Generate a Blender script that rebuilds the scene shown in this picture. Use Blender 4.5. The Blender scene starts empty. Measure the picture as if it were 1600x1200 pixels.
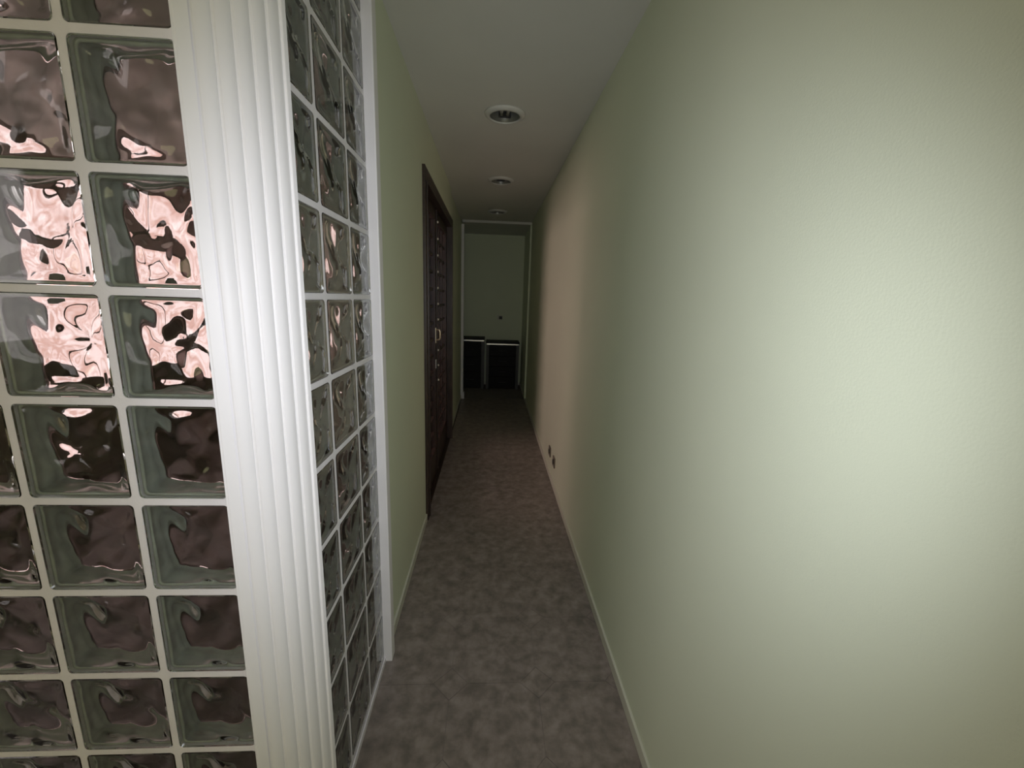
import bpy, bmesh, math, random
from mathutils import Vector, Matrix
random.seed(7)
C = bpy.context.scene.collection
PI = math.pi

# ------------------------------------------------------------------ camera
F_PX, PITCH, YAW, ROLL, CAM_H = 648.28, 0.2016, -0.0548, 0.0315, 1.4339
cam_data = bpy.data.cameras.new('camera')
cam_data.sensor_fit = 'HORIZONTAL'; cam_data.sensor_width = 36.0
cam_data.lens = F_PX / 1600.0 * 36.0
cam_data.clip_start = 0.02
cam = bpy.data.objects.new('camera', cam_data); C.objects.link(cam)
cy, sy = math.cos(YAW), math.sin(YAW)
fw = Vector((-sy, cy, 0)); rt = Vector((cy, sy, 0)); up = Vector((0, 0, 1))
f2 = fw * math.cos(PITCH) - up * math.sin(PITCH)
u2 = up * math.cos(PITCH) + fw * math.sin(PITCH)
r3 = rt * math.cos(ROLL) + u2 * math.sin(ROLL)
u3 = u2 * math.cos(ROLL) - rt * math.sin(ROLL)
M = Matrix((r3, u3, -f2)).transposed().to_4x4()
M.translation = (0, 0, CAM_H)
cam.matrix_world = M
bpy.context.scene.camera = cam

# ------------------------------------------------------------------ light and exposure
TORCH_W = 29.5             # phone lamp beside the lens
NEAR_WINDOW = 2.2          # daylit window behind and left of the camera
BACK_FILL = 2.6          # added fill light straight behind the camera, shaped as a window
LOBBY_FILL = 0.1         # added dim fill light left of the far opening, shaped as a window
FAR_WINDOW = 6.4           # pinkish daylit window of the room behind the glass blocks
sc = bpy.context.scene
sc.view_settings.view_transform = 'Standard'
sc.view_settings.look = 'None'
sc.view_settings.gamma = 1.0
sc.view_settings.use_curve_mapping = False
sc.view_settings.exposure = 0.0
sc.cycles.use_denoising = True
sc.cycles.max_bounces = 14
sc.cycles.diffuse_bounces = 5
sc.cycles.glossy_bounces = 5
sc.cycles.transmission_bounces = 12
sc.cycles.sample_clamp_indirect = 4.0
world = bpy.data.worlds.new('world'); sc.world = world
world.use_nodes = True
world.node_tree.nodes['Background'].inputs[0].default_value = (0.75, 0.62, 0.6, 1)
world.node_tree.nodes['Background'].inputs[1].default_value = 0.3

ld = bpy.data.lights.new('phone_lamp', 'SPOT')
ld.energy = TORCH_W; ld.color = (0.98, 1.0, 1.12)
ld.spot_size = math.radians(115); ld.spot_blend = 0.75; ld.shadow_soft_size = 0.035
lamp = bpy.data.objects.new('phone_lamp', ld); C.objects.link(lamp)
lamp.matrix_world = M.copy(); lamp.location = Vector((0, 0, CAM_H)) + r3 * 0.03 + u3 * 0.012

# ------------------------------------------------------------------ dimensions
DL, DR, H = 0.397, 0.515, 2.430         # corridor half widths left / right, ceiling
YF = 0.775                              # near face of the front glass block panel
Z0 = 0.0265                             # centre of the lowest mortar joint
P = 0.2                                 # block module
J = 0.014                               # joint width
TH = 0.080                              # block thickness
COL_X, COL_Y = -0.504, 0.905            # where the fluted corner trim ends on both panels
DOOR0, DOOR1, DOORH = 2.50, 4.20, 2.15
YEND = 6.95

# ------------------------------------------------------------------ materials
def mat(name, col, rough=0.6, metal=0.0, var=0.0, scale=6.0, bump=0.0, bscale=120.0, spec=0.5, col2=None, detail=4.0, stretch=None, coat=0.0):
    m = bpy.data.materials.new(name); m.use_nodes = True
    nt = m.node_tree; N = nt.nodes; L = nt.links
    b = N['Principled BSDF']
    b.inputs['Roughness'].default_value = rough
    b.inputs['Metallic'].default_value = metal
    b.inputs['Specular IOR Level'].default_value = spec
    b.inputs['Coat Weight'].default_value = coat
    b.inputs['Base Color'].default_value = (*col, 1)
    tc = N.new('ShaderNodeTexCoord'); mp = N.new('ShaderNodeMapping')
    L.new(tc.outputs['Object'], mp.inputs[0])
    if stretch: mp.inputs['Scale'].default_value = stretch
    if var or col2:
        n = N.new('ShaderNodeTexNoise'); n.inputs['Scale'].default_value = scale; n.inputs['Detail'].default_value = detail
        L.new(mp.outputs[0], n.inputs['Vector'])
        r = N.new('ShaderNodeValToRGB')
        a = col; c = col2 or tuple(x * (1 - var) for x in col)
        r.color_ramp.elements[0].position = 0.35; r.color_ramp.elements[0].color = (*c, 1)
        r.color_ramp.elements[1].position = 0.68; r.color_ramp.elements[1].color = (*a, 1)
        L.new(n.outputs[0], r.inputs[0]); L.new(r.outputs[0], b.inputs['Base Color'])
    if bump:
        n2 = N.new('ShaderNodeTexNoise'); n2.inputs['Scale'].default_value = bscale; n2.inputs['Detail'].default_value = 3
        L.new(mp.outputs[0], n2.inputs['Vector'])
        bp = N.new('ShaderNodeBump'); bp.inputs['Strength'].default_value = bump; bp.inputs['Distance'].default_value = 0.002
        L.new(n2.outputs[0], bp.inputs['Height']); L.new(bp.outputs[0], b.inputs['Normal'])
    return m

WALL = mat('green_emulsion', (0.680, 0.735, 0.560), 0.5, var=0.03, scale=2.5, bump=0.12, bscale=260)
CEIL = mat('ceiling_plaster', (0.68, 0.68, 0.64), 0.8, var=0.06, scale=1.8, bump=0.1, bscale=150)
WHITE = mat('white_trim_paint', (0.85, 0.835, 0.845), 0.5, var=0.03, scale=5, bump=0.05, bscale=200)
MORTAR = mat('white_grout', (0.80, 0.78, 0.80), 0.7, var=0.08, scale=14, bump=0.25, bscale=300)
SKIRT = mat('pale_skirting', (0.62, 0.63, 0.52), 0.4, var=0.04)
WOOD = mat('dark_mahogany', (0.050, 0.028, 0.020), 0.4, col2=(0.022, 0.012, 0.009), scale=9, stretch=(6, 6, 0.7), bump=0.1, bscale=60)
PLASTER = mat('beige_plaster', (0.62, 0.55, 0.50), 0.8, var=0.05, scale=2)
ROOMPLASTER = mat('mauve_plaster', (0.52, 0.43, 0.43), 0.8, var=0.12, scale=1.5)
DADO = mat('brown_dado_wood', (0.075, 0.045, 0.038), 0.5, col2=(0.03, 0.018, 0.016), scale=5)
ROOMFLOOR = mat('brown_floor', (0.080, 0.052, 0.042), 0.45, var=0.7, scale=4)
BRASS = mat('pale_brass', (0.78, 0.68, 0.52), 0.28, metal=1.0, var=0.1)
CHROME = mat('brushed_metal', (0.75, 0.74, 0.70), 0.3, metal=1.0)
STUD = mat('pale_stud', (0.85, 0.78, 0.66), 0.35)
RIM = mat('greenish_glass_rim', (0.62, 0.68, 0.60), 0.18, var=0.3, scale=25, bump=0.6, bscale=40, spec=0.6)
BLACK = mat('black_lacquer', (0.010, 0.010, 0.011), 0.6, var=0.3, spec=0.25)
GREYMET = mat('grey_frame_paint', (0.075, 0.075, 0.08), 0.5, var=0.1)
SOCKET = mat('brown_socket_plastic', (0.16, 0.13, 0.10), 0.4)
DARKPL = mat('dark_plastic', (0.02, 0.02, 0.018), 0.5)
LAMPRING = mat('lamp_ring_white', (0.60, 0.60, 0.57), 0.4)
REFLECT = mat('lamp_reflector', (0.22, 0.22, 0.19), 0.35, metal=0.3)
BULB = mat('opal_bulb_glass', (0.30, 0.30, 0.26), 0.15, spec=0.8)

# floor: mottled brown-grey stoneware, one material over all tiles (world-space mottling)
def floor_mat():
    m = bpy.data.materials.new('mottled_stoneware'); m.use_nodes = True
    nt = m.node_tree; N = nt.nodes; L = nt.links; b = N['Principled BSDF']
    tc = N.new('ShaderNodeTexCoord')
    n1 = N.new('ShaderNodeTexNoise'); n1.inputs['Scale'].default_value = 15; n1.inputs['Detail'].default_value = 5; n1.inputs['Roughness'].default_value = 0.55
    n1.inputs['Distortion'].default_value = 0.3
    n2 = N.new('ShaderNodeTexNoise'); n2.inputs['Scale'].default_value = 34; n2.inputs['Detail'].default_value = 3
    for n in (n1, n2): L.new(tc.outputs['Object'], n.inputs['Vector'])
    mx = N.new('ShaderNodeMix'); mx.data_type = 'FLOAT'; mx.inputs[0].default_value = 0.3
    L.new(n1.outputs[0], mx.inputs[2]); L.new(n2.outputs[0], mx.inputs[3])
    r = N.new('ShaderNodeValToRGB'); e = r.color_ramp.elements
    e[0].position = 0.36; e[0].color = (0.155, 0.134, 0.118, 1)
    e[1].position = 0.64; e[1].color = (0.310, 0.266, 0.240, 1)
    k = e.new(0.5); k.color = (0.228, 0.194, 0.173, 1)
    L.new(mx.outputs[0], r.inputs[0]); L.new(r.outputs[0], b.inputs['Base Color'])
    b.inputs['Roughness'].default_value = 0.36
    bp = N.new('ShaderNodeBump'); bp.inputs['Strength'].default_value = 0.15; bp.inputs['Distance'].default_value = 0.002
    L.new(n2.outputs[0], bp.inputs['Height']); L.new(bp.outputs[0], b.inputs['Normal'])
    return m
TILE = floor_mat()
GROUT = mat('grey_floor_grout', (0.23, 0.20, 0.18), 0.85, var=0.2, scale=20)

def glass_mat(name, tint):
    m = bpy.data.materials.new(name); m.use_nodes = True
    b = m.node_tree.nodes['Principled BSDF']
    b.inputs['Base Color'].default_value = (*tint, 1)
    b.inputs['Transmission Weight'].default_value = 1.0
    b.inputs['Roughness'].default_value = 0.0
    b.inputs['IOR'].default_value = 1.5
    return m
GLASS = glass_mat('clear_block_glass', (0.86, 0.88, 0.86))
GLASS_BACK = glass_mat('dimming_block_glass', (0.225, 0.21, 0.205))  # same glass as the front, darkened only to dim the window glow behind
def thin_glass():
    m = bpy.data.materials.new('thin_pane_glass'); m.use_nodes = True
    nt = m.node_tree; N = nt.nodes; L = nt.links
    N.remove(N['Principled BSDF'])
    t = N.new('ShaderNodeBsdfTransparent'); t.inputs[0].default_value = (0.95, 0.93, 0.92, 1)
    g = N.new('ShaderNodeBsdfGlossy'); g.inputs['Roughness'].default_value = 0.05
    fr = N.new('ShaderNodeFresnel'); fr.inputs[0].default_value = 1.3
    mx = N.new('ShaderNodeMixShader')
    L.new(fr.outputs[0], mx.inputs[0]); L.new(t.outputs[0], mx.inputs[1]); L.new(g.outputs[0], mx.inputs[2])
    L.new(mx.outputs[0], N['Material Output'].inputs[0])
    return m
PANE = thin_glass()
def glow(name, col, strength, col2=None):
    m = bpy.data.materials.new(name); m.use_nodes = True
    nt = m.node_tree; N = nt.nodes; L = nt.links
    N.remove(N['Principled BSDF'])
    e = N.new('ShaderNodeEmission'); e.inputs[0].default_value = (*col, 1); e.inputs[1].default_value = strength
    if col2:
        n = N.new('ShaderNodeTexNoise'); n.inputs['Scale'].default_value = 3.0
        tc = N.new('ShaderNodeTexCoord'); L.new(tc.outputs['Object'], n.inputs['Vector'])
        r = N.new('ShaderNodeValToRGB'); r.color_ramp.elements[0].color = (*col2, 1); r.color_ramp.elements[1].color = (*col, 1)
        r.color_ramp.elements[0].position = 0.4; r.color_ramp.elements[1].position = 0.6
        L.new(n.outputs[0], r.inputs[0]); L.new(r.outputs[0], e.inputs[0])
    L.new(e.outputs[0], N['Material Output'].inputs[0])
    return m
GLOW_PINK = glow('pink_daylit_window', (1.0, 0.80, 0.80), FAR_WINDOW, (0.70, 0.44, 0.40))
GLOW_LOBBY = glow('lobby_fill_pane', (0.9, 1.0, 0.8), LOBBY_FILL)  # glowing panes of the added lobby fill
GLOW_BACK = glow('back_fill_pane', (0.95, 0.88, 0.48), BACK_FILL)  # glowing panes of the added fill behind the camera
GLOW_DAY = glow('daylit_window', (1.0, 0.9, 0.9), NEAR_WINDOW)

# ------------------------------------------------------------------ mesh helpers
def obj(name, bm, m, parent=None, smooth=False, recalc=True):
    if isinstance(bm, bmesh.types.BMesh):
        if recalc: bmesh.ops.recalc_face_normals(bm, faces=bm.faces)
        me = bpy.data.meshes.new(name); bm.to_mesh(me); bm.free()
        me.materials.append(m)
        if smooth:
            for p in me.polygons: p.use_smooth = True
    else: me = bm
    o = bpy.data.objects.new(name, me); C.objects.link(o)
    if parent: o.parent = parent
    return o
def structure(name, bm, m, label=None, smooth=False):
    o = obj(name, bm, m, None, smooth); o['kind'] = 'structure'
    if label: o['label'] = label
    return o
def empty(name, loc, label=None, cat=None, group=None):
    o = bpy.data.objects.new(name, None); C.objects.link(o); o.location = loc; o.empty_display_size = 0.05
    if label: o['label'] = label
    if cat: o['category'] = cat
    if group: o['group'] = group
    return o
def box(bm, x0, x1, y0, y1, z0, z1, bev=0.0):
    g = bmesh.ops.create_cube(bm, size=1.0)
    for v in g['verts']:
        v.co = Vector(((x0 + x1) / 2 + v.co.x * (x1 - x0), (y0 + y1) / 2 + v.co.y * (y1 - y0), (z0 + z1) / 2 + v.co.z * (z1 - z0)))
    if bev:
        es = list({e for v in g['verts'] for e in v.link_edges})
        bmesh.ops.bevel(bm, geom=es, offset=bev, segments=2, profile=0.7, affect='EDGES')
    return bm
def nb(*a, **k): return box(bmesh.new(), *a, **k)
def lathe(bm, prof, cx=0, cy=0, seg=40, close=False):
    rings = []
    for r, z in prof:
        rings.append([bm.verts.new((cx + r * math.cos(2 * PI * i / seg), cy + r * math.sin(2 * PI * i / seg), z)) for i in range(seg)] if r > 1e-6 else [bm.verts.new((cx, cy, z))])
    for a, b in zip(rings, rings[1:] + ([rings[0]] if close else [])):
        for i in range(seg):
            j = (i + 1) % seg
            if len(a) == 1 and len(b) == 1: break
            if len(a) == 1: bm.faces.new((a[0], b[i], b[j]))
            elif len(b) == 1: bm.faces.new((a[i], a[j], b[0]))
            else: bm.faces.new((a[i], a[j], b[j], b[i]))
    return bm
def prism(bm, pts, z0, z1):
    a = [bm.verts.new((x, y, z0)) for x, y in pts]; b = [bm.verts.new((x, y, z1)) for x, y in pts]
    n = len(pts)
    for i in range(n): bm.faces.new((a[i], a[(i + 1) % n], b[(i + 1) % n], b[i]))
    bm.faces.new(a); bm.faces.new(b)
    return bm
def tube(bm, pts, r, seg=10):
    rings = []
    for k, p in enumerate(pts):
        p = Vector(p); d = (Vector(pts[min(k + 1, len(pts) - 1)]) - Vector(pts[max(k - 1, 0)])).normalized()
        s = d.orthogonal().normalized() if k == 0 else (s - d * s.dot(d)).normalized()
        t = d.cross(s)
        rings.append([bm.verts.new(p + (s * math.cos(2 * PI * i / seg) + t * math.sin(2 * PI * i / seg)) * r) for i in range(seg)])
    for a, b in zip(rings, rings[1:]):
        for i in range(seg): bm.faces.new((a[i], a[(i + 1) % seg], b[(i + 1) % seg], b[i]))
    bm.faces.new(rings[0][::-1]); bm.faces.new(rings[-1])
    return bm

# ================================================================== SETTING
# floors -----------------------------------------------------------
XR = -3.2                                   # left wall plane of both rooms
floor = structure('floor', nb(-DL, DR, -0.6, YEND, -0.12, -0.0018), GROUT, 'mottled brown-grey stoneware floor of the narrow corridor')
def clip(poly, ax, v, keep_less):
    out = []
    for i in range(len(poly)):
        a, b = poly[i], poly[(i + 1) % len(poly)]
        ia = (a[ax] <= v) == keep_less; ib = (b[ax] <= v) == keep_less
        if ia: out.append(a)
        if ia != ib:
            t = (v - a[ax]) / (b[ax] - a[ax]); out.append(tuple(a[k] + t * (b[k] - a[k]) for k in range(2)))
    return out
def floor_piece(name, poly):
    for ax, v, kl in ((0, -DL + 0.001, False), (0, DR - 0.001, True), (1, -0.59, False), (1, YEND - 0.002, True)):
        if len(poly) < 3: return
        poly = clip(poly, ax, v, kl)
    if len(poly) < 3: return
    area = abs(sum(poly[i][0] * poly[(i + 1) % len(poly)][1] - poly[(i + 1) % len(poly)][0] * poly[i][1] for i in range(len(poly)))) / 2
    if area < 2e-4: return
    obj(name, prism(bmesh.new(), poly, -0.0018, random.uniform(-0.0001, 0.0001)), TILE, floor)
G, W, g = 0.33, 0.066, 0.0008               # octagon module, inset half diagonal, half joint
for i in range(-3, 4):
    for j in range(-4, 18):
        x0, y0 = 0.205 + i * G, 1.65 - 5 * G + (j) * G
        a, b, c, d = x0 + g, x0 + G - g, y0 + g, y0 + G - g
        w = W
        floor_piece('octagonal_tile', [(a + w, c), (b - w, c), (b, c + w), (b, d - w), (b - w, d), (a + w, d), (a, d - w), (a, c + w)])
        w = W - 1.5 * g
        floor_piece('inset_tile', [(x0 - w, y0), (x0, y0 - w), (x0 + w, y0), (x0, y0 + w)])
fl2 = structure('floor_living_room', nb(XR, -DL, -3.0, YF + 0.1, -0.12, -0.0004), TILE, 'mottled stoneware floor of the room before the glass blocks')
structure('floor_behind', nb(-DL, DR, -3.0, -0.6, -0.12, 0.0), TILE)
structure('floor_side_room', nb(XR, -DL - 0.1, YF + 0.1, 5.8, -0.12, 0.0), ROOMFLOOR, 'brown floor of the room behind the glass blocks')
structure('trim_9', nb(-DL - 0.1, -DL, YF + TH + 0.02, 5.9, -0.12, -0.0005), WOOD, 'threshold under the double door')
structure('floor_lobby', nb(-1.8, -DL, 5.9, YEND, -0.12, 0.0), TILE)

# walls ------------------------------------------------------------
structure('wall_right', nb(DR, DR + 0.12, -3.0, YEND, 0, H), WALL, 'long pale green painted wall on the right of the corridor')
bm = bmesh.new()
XL = -DL - 0.10
box(bm, XL, -DL, 1.4705, DOOR0, 0, H); box(bm, XL, -DL - 0.021, DOOR1, 5.875, 0, H); box(bm, XL, -DL, DOOR0, DOOR1, DOORH, H)
structure('wall_left', bm, WALL, 'pale green painted wall left of the corridor, with the wooden double door')
structure('wall_back', nb(-1.8, DR + 0.12, YEND, YEND + 0.12, 0, H), WALL, 'green wall closing the far end of the corridor')
bm = bmesh.new(); LW = (6.05, 6.80, 0.9, 2.1)
box(bm, -1.92, -1.8, 5.9, LW[0], 0, H); box(bm, -1.92, -1.8, LW[1], YEND, 0, H); box(bm, -1.92, -1.8, LW[0], LW[1], 0, LW[2]); box(bm, -1.92, -1.8, LW[0], LW[1], LW[3], H)
structure('wall_lobby', bm, WALL)
structure('wall_lobby_front', nb(-1.92, XL, 5.8, 5.9, 0, H), WALL)
structure('wall_room_back', nb(XR, XL, 5.7, 5.8, 0, H), ROOMPLASTER)
BW = (-1.5, 0.30, 0.80, 2.15)
bm = bmesh.new()
box(bm, XR - 0.12, BW[0], -3.12, -3.0, 0, H); box(bm, BW[1], DR + 0.12, -3.12, -3.0, 0, H)
box(bm, BW[0], BW[1], -3.12, -3.0, 0, BW[2]); box(bm, BW[0], BW[1], -3.12, -3.0, BW[3], H)
structure('wall_behind', bm, PLASTER)
FX1 = COL_X; FX0 = -0.679 - 3 * P          # front panel spans FX0 .. FX1
structure('wall_front', nb(XR, FX0 - 0.10, YF, YF + TH, 0, H), WALL)
structure('trim_1', nb(FX0 - 0.10, FX0, YF - 0.012, YF + TH + 0.012, 0, H, bev=0.004), WHITE)
# outer wall of both rooms with two window openings
NW = (-1.75, 0.35, 1.00, 2.28)             # near window y0,y1,z0,z1
FWN = (2.35, 5.60, 0.66, 2.20)             # far pink window
def wall_with_hole(x0, x1, y0, y1, hole, z1=H):
    bm = bmesh.new(); a, b, c, d = hole
    box(bm, x0, x1, y0, a, 0, z1); box(bm, x0, x1, b, y1, 0, z1); box(bm, x0, x1, a, b, 0, c); box(bm, x0, x1, a, b, d, z1)
    return bm
structure('wall_outer_near', wall_with_hole(XR - 0.12, XR, -3.0, YF + 0.04, NW), PLASTER)
structure('wall_outer_far', wall_with_hole(XR - 0.12, XR, YF + 0.04, 5.8, FWN), ROOMPLASTER, 'mauve lit wall with a bright window behind the glass blocks')
structure('trim_2', nb(XR, XR + 0.02, YF + TH + 0.01, 5.69, 0.0, 0.62), DADO, 'dark brown lower wall of the room behind the glass blocks')
def window(name, hole, sashes, glowmat, framemat, label, XR=XR):
    a, b, c, d = hole; e = 0.001
    bm = bmesh.new(); x0, x1 = XR - 0.10, XR - 0.03; t = 0.05
    box(bm, x0, x1, a + e, b - e, c + e, c + t); box(bm, x0, x1, a + e, b - e, d - t, d - e)
    n = sashes; w = (b - a) / n
    ys = [a + e] + [a + w * k - t / 2 for k in range(1, n)] + [b - e - t]
    for y in ys: box(bm, x0, x1, y, y + t, c + t, d - t)
    o = structure(name, bm, framemat, label)
    for k in range(n):
        obj('pane', nb(XR - 0.075, XR - 0.065, ys[k] + t + .001, ys[k + 1] - .001, c + t + .001, d - t - .001), glowmat, o)
    return o
window('window_1', NW, 3, GLOW_DAY, WHITE, 'daylit three-part window behind and left of the viewer')
window('window_2', FWN, 2, GLOW_PINK, DADO, 'bright pinkish window seen broken up through the glass blocks')

window('fill_window_3', LW, 2, GLOW_LOBBY, WHITE, 'added unseen window, dim fill light for the lobby beyond the far opening', XR=-1.8)
w4 = window('fill_window_4', (-BW[1], -BW[0], BW[2], BW[3]), 2, GLOW_BACK, WHITE, 'added unseen window behind the viewer, fill light down the corridor', XR=0.0)
w4.rotation_euler = (0, 0, PI / 2); w4.location = (0, -3.0, 0)
# ceilings with lamp recesses --------------------------------------
LAMPS = [(0.053, 2.532), (0.060, 3.83), (0.050, 5.14)]
RH = 0.088
bm = bmesh.new()
y = -3.0; hs = 0.15; CT = 0.02
def ring_cell(bm, cx, cy, half, r, z0, z1, seg=48):
    lo_o, lo_i, hi_i, hi_o = [], [], [], []
    for i in range(seg):
        a = 2 * PI * i / seg; c, s = math.cos(a), math.sin(a); q = half / max(abs(c), abs(s))
        for lst, rr, z in ((lo_o, q, z0), (lo_i, r, z0), (hi_i, r, z1), (hi_o, q, z1)):
            lst.append(bm.verts.new((cx + rr * c, cy + rr * s, z)))
    for i in range(seg):
        j = (i + 1) % seg
        bm.faces.new((lo_o[i], lo_o[j], lo_i[j], lo_i[i])); bm.faces.new((lo_i[i], lo_i[j], hi_i[j], hi_i[i]))
        bm.faces.new((hi_i[i], hi_i[j], hi_o[j], hi_o[i])); bm.faces.new((hi_o[i], hi_o[j], lo_o[j], lo_o[i]))
for cx, cyy in LAMPS:
    box(bm, -0.52, DR + 0.12, y, cyy - hs, H, H + CT)
    ring_cell(bm, cx, cyy, hs, RH, H, H + CT)
    box(bm, -0.52, cx - hs, cyy - hs, cyy + hs, H, H + CT); box(bm, cx + hs, DR + 0.12, cyy - hs, cyy + hs, H, H + CT)
    y = cyy + hs
box(bm, -0.52, DR + 0.12, y, YEND + 0.12, H, H + CT)
structure('ceiling', bm, CEIL, 'plain greyish white ceiling with three recessed lamps')
structure('ceiling_rooms', nb(XR - 0.12, -0.52, -3.0, 5.8, H, H + CT), CEIL)
structure('ceiling_lobby', nb(-1.92, -0.52, 5.8, YEND, H, H + CT), CEIL)

# baseboards -------------------------------------------------------
def base(name, x0, x1, y0, y1, h=0.048):
    structure(name, nb(x0, x1, y0, y1, 0.0, h, bev=0.003), SKIRT)
base('baseboard_right', DR - 0.010, DR, -2.99, YEND - 0.011)
base('baseboard_left_near', -DL, -DL + 0.010, 1.4705, DOOR0 - 0.001)
base('baseboard_left_far', -DL - 0.0205, -DL - 0.011, DOOR1 + 0.001, 5.874)
base('baseboard_back', -1.79, DR - 0.011, YEND - 0.010, YEND)

# pale jamb at the far end of the left wall, with its foot
bm = nb(XL, -DL + 0.014, 5.8755, 5.95, 0.095, H - 0.032, bev=0.003)
box(bm, XL, -DL + 0.030, 5.8755, 5.97, 0.0, 0.0945, bev=0.004)
structure('trim_3', bm, WHITE, 'pale jamb ending the left wall far down the corridor')
structure('trim_4', nb(DR - 0.022, DR, 5.74, 5.93, 0.05, H - 0.035, bev=0.003), WALL, 'green jamb of the far opening on the right wall')
structure('trim_5', nb(-DL + 0.001, DR - 0.001, 5.75, 5.90, H - 0.030, H, bev=0.003), CEIL, 'low lintel under the ceiling at the far opening')

# ================================================================== GLASS BLOCK WALLS
def rounded(w, h, r, k=4):
    pts = []
    for cx, cz, a0 in ((w / 2 - r, h / 2 - r, 0), (-w / 2 + r, h / 2 - r, 90), (-w / 2 + r, -h / 2 + r, 180), (w / 2 - r, -h / 2 + r, 270)):
        for i in range(k + 1):
            a = math.radians(a0 + 90 * i / k); pts.append((cx + r * math.cos(a), cz + r * math.sin(a)))
    return pts
def outer_loop(w, h, r, W_, H_, off=(0, 0), k=4):
    # points on the cell rectangle matched to the rounded hole loop; off = cell centre relative to block centre
    pts = []
    q = [(1, 1), (-1, 1), (-1, -1), (1, -1)]
    for n, (sx, sz) in enumerate(q):
        X = off[0] + sx * W_ / 2; Z = off[1] + sz * H_ / 2
        px, pz = sx * (w / 2 - r), sz * (h / 2 - r)
        start, end = ((X, pz), (px, Z)) if n % 2 == 0 else ((px, Z), (X, pz))
        for i in range(k + 1):
            t = i / k
            if t <= 0.5: s = t * 2; pts.append((start[0] + (X - start[0]) * s, start[1] + (Z - start[1]) * s))
            else: s = t * 2 - 1; pts.append((X + (end[0] - X) * s, Z + (end[1] - Z) * s))
    return pts
REC = 0.0012                                # the joint lies a hair behind the block faces
def mortar(cells, z_base, z_top):
    """cells: list of (u_centre, v_centre, block_w, block_h, cell_u0, cell_u1, cell_v0, cell_v1) in panel space, depth 0..TH"""
    bm = bmesh.new()
    for (u, v, w, h, a, b, c, d) in cells:
        hole = rounded(w, h, 0.009); out = outer_loop(w, h, 0.009, b - a, d - c, ((a + b) / 2 - u, (c + d) / 2 - v))
        n = len(hole)
        L = []
        for pts, dep in ((out, REC), (hole, REC), (hole, TH - REC), (out, TH - REC)):
            L.append([bm.verts.new((u + x, dep, v + z)) for x, z in pts])
        for p, q in zip(L, L[1:] + [L[0]]):
            if p is L[3]: continue
            for i in range(n):
                j = (i + 1) % n
                bm.faces.new((p[i], p[j], q[j], q[i]))
    return bm
def wave(u, v):
    # cast relief of the inner faces: broad crossing swells that fan out from the centre
    x, y = u / 0.09, v / 0.09
    r = math.hypot(x, y) + 1e-6; a = math.atan2(y, x)
    fan = math.cos(5 * a + 2.0 * r + 0.6) * min(1.0, r * 1.4)
    s1 = math.sin(3.3 * x + 2.2 * y + 1.6 * math.sin(2.7 * y - 1.2 * x) + 0.4)
    s2 = math.sin(-1.9 * x + 3.8 * y + 1.5 * math.sin(3.1 * x + 0.7))
    return 0.45 * fan + 0.55 * s1 + 0.42 * s2
AMP, PL = 0.0033, 0.0105
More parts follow.
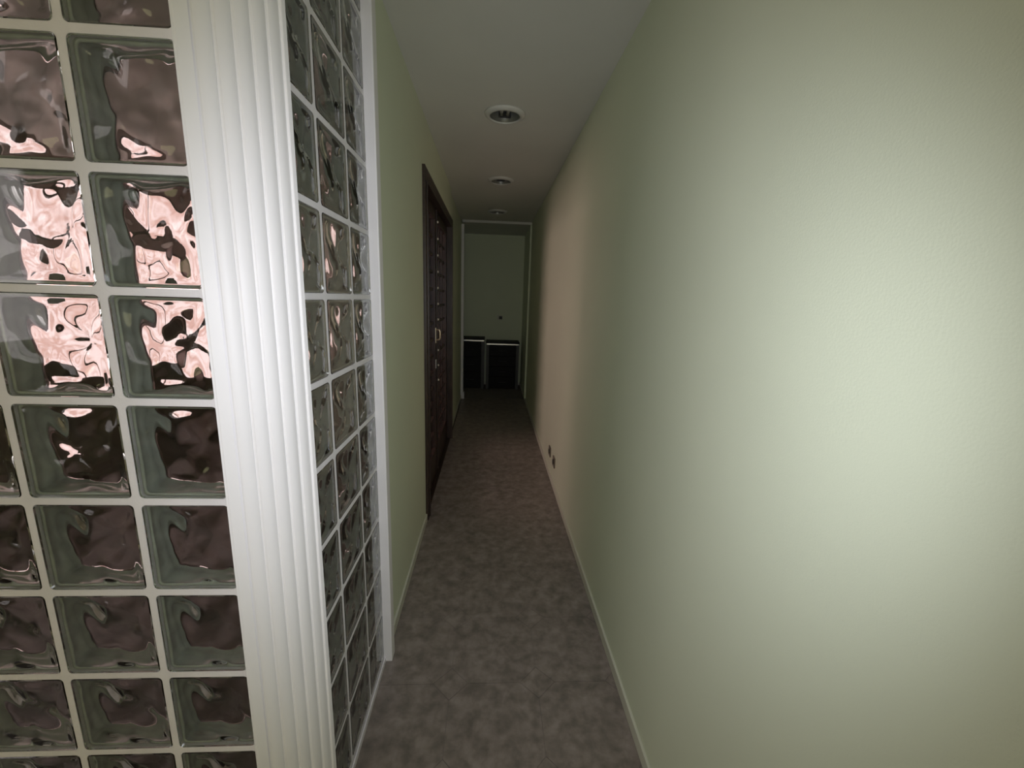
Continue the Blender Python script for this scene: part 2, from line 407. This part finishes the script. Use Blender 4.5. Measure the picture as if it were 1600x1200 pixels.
def block_meshes(w, h):
    """glass faces (two slabs, relief inside) and the pressed rim between them; local u,depth,v about block centre"""
    g2 = 0.0004; w -= 2 * g2; h -= 2 * g2
    bm = bmesh.new()
    ring = rounded(w, h, 0.0088); ringb = rounded(w - 0.003, h - 0.003, 0.0075)
    n = max(18, int(w / 0.0052)); m = 36
    for side in (0, 1):
        D = lambda d: d if side == 0 else TH - d
        # outer face: flat with a small arris
        f0 = [bm.verts.new((x, D(0.0), z)) for x, z in ringb]; f1 = [bm.verts.new((x, D(0.0014), z)) for x, z in ring]
        f2_ = [bm.verts.new((x, D(PL), z)) for x, z in ring]
        k = len(ring)
        bm.faces.new(f0)
        for A_, B_ in ((f0, f1), (f1, f2_)):
            for i in range(k): bm.faces.new((A_[i], A_[(i + 1) % k], B_[(i + 1) % k], B_[i]))
        # inner face: relief grid on a square-ish patch, joined to the ring by a flat margin
        iw, ih = w - 0.016, h - 0.016
        G_ = [[None] * (m + 1) for _ in range(n + 1)]
        for i in range(n + 1):
            for j in range(m + 1):
                u = -iw / 2 + iw * i / n; v = -ih / 2 + ih * j / m
                e = min(1.0, min(i, n - i) / 4.0, min(j, m - j) / 4.0); e = e * e * (3 - 2 * e)
                uu, vv = (u, v) if side == 0 else (-v, u * 0.95)
                G_[i][j] = bm.verts.new((u, D(PL + e * AMP * wave(uu, vv)), v))
        for i in range(n):
            for j in range(m): bm.faces.new((G_[i][j], G_[i + 1][j], G_[i + 1][j + 1], G_[i][j + 1]))
        loop = [G_[i][m] for i in range(n, -1, -1)] + [G_[0][j] for j in range(m - 1, -1, -1)] + [G_[i][0] for i in range(1, n + 1)] + [G_[n][j] for j in range(1, m)]
        el = [bm.edges.get((loop[i], loop[(i + 1) % len(loop)])) for i in range(len(loop))]
        er = [bm.edges.get((f2_[i], f2_[(i + 1) % k])) for i in range(k)]
        bmesh.ops.bridge_loops(bm, edges=el + er)
    bmesh.ops.recalc_face_normals(bm, faces=bm.faces)
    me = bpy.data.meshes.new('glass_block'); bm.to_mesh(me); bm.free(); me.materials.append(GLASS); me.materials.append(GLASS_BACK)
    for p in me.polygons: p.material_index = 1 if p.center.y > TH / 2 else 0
    for p in me.polygons: p.use_smooth = len(p.vertices) == 4 and abs(p.normal.y) > 0.5 and p.area < 1e-4
    # rim: rounded tube with a rib in the middle
    bm = bmesh.new()
    prof = [(0.0135, PL + AMP * 1.9), (0.0105, PL + 0.008), (0.0100, TH / 2 - 0.006), (0.0135, TH / 2), (0.0100, TH / 2 + 0.006), (0.0105, TH - PL - 0.008), (0.0135, TH - PL - AMP * 1.9)]
    rings = []
    for ins, d in prof: rings.append([bm.verts.new((x, d, z)) for x, z in rounded(w - ins, h - ins, 0.007)])
    outr = [[bm.verts.new((x, d, z)) for x, z in ring] for d in (TH - PL - AMP * 1.9, PL + AMP * 1.9)]
    allr = rings + outr
    for a, b in zip(allr, allr[1:] + [allr[0]]):
        for i in range(len(a)): bm.faces.new((a[i], a[(i + 1) % len(a)], b[(i + 1) % len(a)], b[i]))
    bmesh.ops.recalc_face_normals(bm, faces=bm.faces)
    rm = bpy.data.meshes.new('rim'); bm.to_mesh(rm); bm.free(); rm.materials.append(RIM)
    for p in rm.polygons: p.use_smooth = True
    return me, rm
cache = {}
def block_wall(name, cols, origin, rotz, label):
    """cols: list of (u0,u1,cell_u0,cell_u1): block and cell bounds along the panel"""
    cells = []; spots = []
    for (a, b, ca, cb) in cols:
        for r in range(12):
            z0, z1 = Z0 + r * P, Z0 + (r + 1) * P
            ba, bb = z0 + J / 2, z1 - J / 2
            c0 = 0.0 if r == 0 else z0; c1 = H if r == 11 else z1
            if r == 11: bb = z1 - J / 2
            w, h = round(b - a, 4), round(bb - ba, 4)
            cells.append(((a + b) / 2, (ba + bb) / 2, w, h, ca, cb, c0, c1)); spots.append(((a + b) / 2, (ba + bb) / 2, w, h))
    root = obj(name, mortar(cells, 0, H), MORTAR, None); root['kind'] = 'structure'; root['label'] = label
    root.location = origin; root.rotation_euler = (0, 0, rotz)
    for (u, v, w, h) in spots:
        if (w, h) not in cache: cache[(w, h)] = block_meshes(w, h)
        g_, r_ = cache[(w, h)]
        b = obj('glass_block', g_, None, root); b.location = (u, 0, v)
        obj('rim', r_, None, b)
    return root
# front panel: depth runs +y, u = x
cols = []
for k in range(4):
    c1 = -0.679 - (k - 1) * P; c0 = c1 - P
    if k == 0: cols.append((c0 + J / 2, COL_X - 0.004, c0, COL_X))
    else: cols.append((c0 + J / 2, c1 - J / 2, c0, c1))
block_wall('wall_glass_front', cols, (0, YF, 0), 0, 'wavy glass block panel facing the viewer, left of the fluted corner')
# side panel along the corridor: u runs +y, depth runs -x  (rotate +90 deg: local x->+y, local y->-x)
s0 = 1.0377
cols = [(COL_Y + 0.006, s0 - J / 2, COL_Y, s0), (s0 + J / 2, s0 + P - J / 2, s0, s0 + P), (s0 + P + J / 2, 1.4225 - 0.004, s0 + P, 1.4225)]
block_wall('wall_glass_side', cols, (-DL, 0, 0), PI / 2, 'wavy glass block panel running along the corridor')
# sill strip below the side panel, white end post
structure('trim_6', nb(-DL + 0.0005, -DL + 0.006, COL_Y, 1.4235, 0.0, 0.021, bev=0.001), MORTAR, 'narrow pale strip along the foot of the side glass panel')
structure('trim_7', nb(-DL - TH - 0.02, -DL + 0.031, 1.4235, 1.470, 0.0, H, bev=0.005), WHITE, 'plain white post between side glass panel and green wall')

# fluted corner casing ---------------------------------------------
A = Vector((COL_X - 0.0005, YF - 0.008)); B = Vector((-DL + 0.007, COL_Y + 0.001))
ch = (B - A); Ln = ch.length; t_ = ch.normalized(); nrm = Vector((t_.y, -t_.x))
pts = []
NS = 130
for i in range(NS + 1):
    t = i / NS
    bulge = 0.018 * (1 - (2 * t - 1) ** 2)
    d = 0.0
    if 0.13 < t < 0.93:
        s = (t - 0.13) / 0.80 * 5; fr = s - math.floor(s)
        # ogee reeds: a steep groove followed by a soft round
        d = 0.0042 * (math.sin(PI * fr) ** 0.6) - 0.0042
        if fr < 0.14: d -= 0.0012
    elif t >= 0.93: d = -0.003 + 0.004 * min(1, (t - 0.93) / 0.02)
    else: d = -0.0008 * (1 if t < 0.02 else 0)
    p = A + ch * t + nrm * (bulge + d)
    pts.append((p.x, p.y))
pts += [(-DL - 0.03, COL_Y + 0.001), (-DL - TH, COL_Y + 0.001), (-DL - TH, YF + TH), (COL_X - 0.0005, YF + TH)]
structure('trim_8', prism(bmesh.new(), pts, 0, H), WHITE, 'tall white fluted casing covering the corner between both glass panels')

# ================================================================== DOUBLE DOOR
e = 0.0008
bm = bmesh.new()
xf = -DL + 0.016
box(bm, XL - 0.004, xf, DOOR0 + e, DOOR0 + 0.075, 0, DOORH - e, bev=0.003)
box(bm, XL - 0.004, xf, DOOR1 - 0.075, DOOR1 - e, 0, DOORH - e, bev=0.003)
box(bm, XL - 0.004, xf, DOOR0 + 0.0755, DOOR1 - 0.0755, DOORH - 0.075, DOORH - e, bev=0.003)
# inner bead
box(bm, xf - 0.012, xf + 0.006, DOOR0 + 0.055, DOOR0 + 0.072, 0, DOORH - 0.076, bev=0.003)
box(bm, xf - 0.012, xf + 0.006, DOOR1 - 0.072, DOOR1 - 0.055, 0, DOORH - 0.076, bev=0.003)
door = obj('door_1', bm, WOOD); door['kind'] = 'structure'; door['label'] = 'dark wooden double door with small panes in the left wall'
X0, X1 = -DL - 0.075, -DL - 0.033             # leaf thickness
LY = [(DOOR0 + 0.077, 3.349), (3.351, DOOR1 - 0.077)]
for n, (a, b) in enumerate(LY):
    bm = bmesh.new(); zt = DOORH - 0.078; st = 0.085
    box(bm, X0, X1, a, a + st, 0.006, zt, bev=0.002); box(bm, X0, X1, b - st, b, 0.006, zt, bev=0.002)
    ZB, ZT = 0.22, zt - 0.075
    box(bm, X0, X1, a + st, b - st, 0.006, ZB); box(bm, X0, X1, a + st, b - st, ZT, zt)
    leaf = obj('door_leaf', bm, WOOD, door)
    NC, NR = 3, 14; ia, ib = a + st, b - st; bw = 0.022
    cw = (ib - ia) / NC; rh = (ZT - ZB) / NR
    for c in range(1, NC): obj('glazing_bar', nb(X0 + .002, X1 - .012, ia + c * cw - bw / 2, ia + c * cw + bw / 2, ZB, ZT, bev=0.002), WOOD, leaf)
    for r in range(1, NR):
        for c in range(NC):
            ya = ia + c * cw + (bw / 2 if c else 0); yb = ia + (c + 1) * cw - (bw / 2 if c < NC - 1 else 0)
            obj('glazing_bar', nb(X0 + .004, X1 - .014, ya, yb, ZB + r * rh - bw / 2, ZB + r * rh + bw / 2), WOOD, leaf)
    for r in range(NR):
        for c in range(NC):
            ya = ia + c * cw + (bw / 2 if c else 0); yb = ia + (c + 1) * cw - (bw / 2 if c < NC - 1 else 0)
            za = ZB + r * rh + (bw / 2 if r else 0); zb = ZB + (r + 1) * rh - (bw / 2 if r < NR - 1 else 0)
            obj('pane', nb(-DL - 0.064, -DL - 0.060, ya, yb, za, zb), PANE, leaf)
    if n == 0:
        # cover strip on the meeting stile, with its row of small studs
        ym = 3.335
        obj('cover_strip', nb(X1, X1 + 0.010, ym - 0.020, ym + 0.012, 0.006, zt, bev=0.003), WOOD, leaf)
        for k in range(11):
            zz = 1.985 - k * 0.121
            if 1.08 < zz < 1.2: continue
            s = bmesh.new(); bmesh.ops.create_uvsphere(s, u_segments=12, v_segments=8, radius=0.0095)
            for v in s.verts: v.co.x = max(v.co.x, -0.002)
            o = obj('stud', s, STUD, leaf, True); o.location = (X1 + 0.0115, ym - 0.006, zz)
        hy = 3.31
        h1 = obj('handle_plate', nb(X1 + 0.0005, X1 + 0.006, hy - 0.062, hy - 0.022, 1.08, 1.20, bev=0.002), BRASS, leaf)
        t = bmesh.new(); xs = X1 + 0.006; hy2 = hy - 0.042
        tube(t, [(xs, hy2, 1.185), (xs + 0.016, hy2, 1.185), (xs + 0.026, hy2, 1.18), (xs + 0.030, hy2, 1.168), (xs + 0.030, hy2, 1.122), (xs + 0.026, hy2, 1.11), (xs + 0.016, hy2, 1.105), (xs, hy2, 1.105)], 0.006)
        obj('handle', t, BRASS, leaf, True)
        obj('lock_plate', nb(X1 + 0.0005, X1 + 0.006, hy - 0.058, hy - 0.026, 0.88, 0.95, bev=0.002), CHROME, leaf)

# ================================================================== THINGS
# recessed ceiling lamps
LBL = ['recessed round ceiling lamp nearest the viewer, largest of the three',
       'recessed round ceiling lamp in the middle of the row of three',
       'recessed round ceiling lamp farthest down the corridor, by the far opening']
proto = None
for k, (cx, cyy) in enumerate(LAMPS):
    if proto is None:
        lt = empty('ceiling_lamp', (cx, cyy, H)); proto = lt
        ring = lathe(bmesh.new(), [(0.083, -0.004), (0.083, -0.016), (0.088, -0.019), (0.100, -0.015), (0.110, -0.007), (0.112, -0.0005), (0.087, -0.0005)], close=True)
        obj('ring', ring, LAMPRING, lt, True)
        can = lathe(bmesh.new(), [(0.0825, -0.012), (0.078, 0.02), (0.060, 0.05), (0.0, 0.055), (0.0, 0.060), (0.064, 0.055), (0.084, 0.022), (0.0835, -0.012)])
        obj('reflector', can, REFLECT, lt, True)
        for s in (-1, 1):
            tb = tube(bmesh.new(), [(s * 0.018, -0.045, 0.016), (s * 0.018, 0.045, 0.016)], 0.011, 14)
            obj('bulb_tube', tb, BULB, lt, True)
        obj('lamp_holder', nb(-0.034, 0.034, 0.0455, 0.062, 0.003, 0.03, bev=0.003), DARKPL, lt)
    else:
        lt = proto.copy(); C.objects.link(lt); lt.location = (cx, cyy, H)
        for ch_ in proto.children:
            c = ch_.copy(); C.objects.link(c); c.parent = lt
    lt['label'] = LBL[k]; lt['category'] = 'ceiling lamp'; lt['group'] = 'recessed lamps along the corridor ceiling'

# sockets on the right wall
def socket(loc, label, group=None):
    """faces -x"""
    t = empty('wall_socket', loc, label, 'socket', group)
    obj('plate', nb(-0.009, 0.0, -0.040, 0.040, -0.040, 0.040, bev=0.003), SOCKET, t)
    w = bmesh.new()
    lathe(w, [(0.019, 0.0), (0.022, 0.0), (0.022, 0.004), (0.019, 0.004)], close=True)
    lathe(w, [(0.0, 0.0005), (0.019, 0.0005), (0.019, 0.001), (0.0, 0.001)])
    bmesh.ops.rotate(w, verts=w.verts, cent=(0, 0, 0), matrix=Matrix.Rotation(-PI / 2, 3, 'Y'))
    o = obj('well', w, DARKPL, t, True); o.location = (-0.0092, 0, 0)
    return t
socket((DR, 3.02, 0.205), 'small brown wall socket low on the right wall, the nearer one', 'pair of low sockets on the right wall')
socket((DR, 3.25, 0.205), 'small brown wall socket low on the right wall, the farther one', 'pair of low sockets on the right wall')
# socket on the far wall, facing -y
t = empty('wall_socket', (0.148, YEND, 1.128), 'dark wall socket on the far end wall above the cabinets', 'socket')
obj('plate', nb(-0.048, 0.048, -0.009, 0.0, -0.040, 0.040, bev=0.003), SKIRT, t)
obj('socket_insert', nb(-0.018, 0.036, -0.014, -0.0092, -0.026, 0.024, bev=0.002), DARKPL, t)

# two low dark chests against the end wall
def chest(loc, w, d, h, nd, label):
    t = empty('chest_of_drawers', loc, label, 'chest', 'low dark chests at the corridor end')
    p = 0.045
    for x in (-w / 2, w / 2 - p):
        for y in (0.0, d - 0.045): obj('corner_post', nb(x, x + p, y, y + 0.045, 0, h - 0.05, bev=0.003), GREYMET, t)
    obj('body', nb(-w / 2 + 0.004, w / 2 - 0.004, 0.046, d - 0.046, 0.0, h - 0.051), BLACK, t)
    obj('top', nb(-w / 2 - 0.006, w / 2 + 0.006, -0.012, d, h - 0.028, h, bev=0.004), BLACK, t)
    obj('top_rail', nb(-w / 2 + 0.002, w / 2 - 0.002, 0.004, 0.03, h - 0.0495, h - 0.0285, bev=0.002), CHROME, t)
    z1 = h - 0.056; hh = (z1 - 0.03) / nd
    for k in range(nd):
        za = 0.03 + k * hh
        dr_ = obj('drawer', nb(-w / 2 + p + 0.003, w / 2 - p - 0.003, 0.012, 0.0455, za + 0.004, za + hh - 0.004, bev=0.003), BLACK, t)
        obj('drawer_pull', tube(bmesh.new(), [(-0.06, 0.011, za + hh / 2), (-0.06, -0.006, za + hh / 2), (0.06, -0.006, za + hh / 2), (0.06, 0.011, za + hh / 2)], 0.004, 8), GREYMET, dr_)
    return t
chest((-0.315, 6.57, 0), 0.43, 0.36, 0.815, 3, 'taller black chest with pale top rail, left against the end wall')
chest((0.195, 6.57, 0), 0.52, 0.36, 0.765, 4, 'wider and lower black chest with pale top rail, right against the end wall')
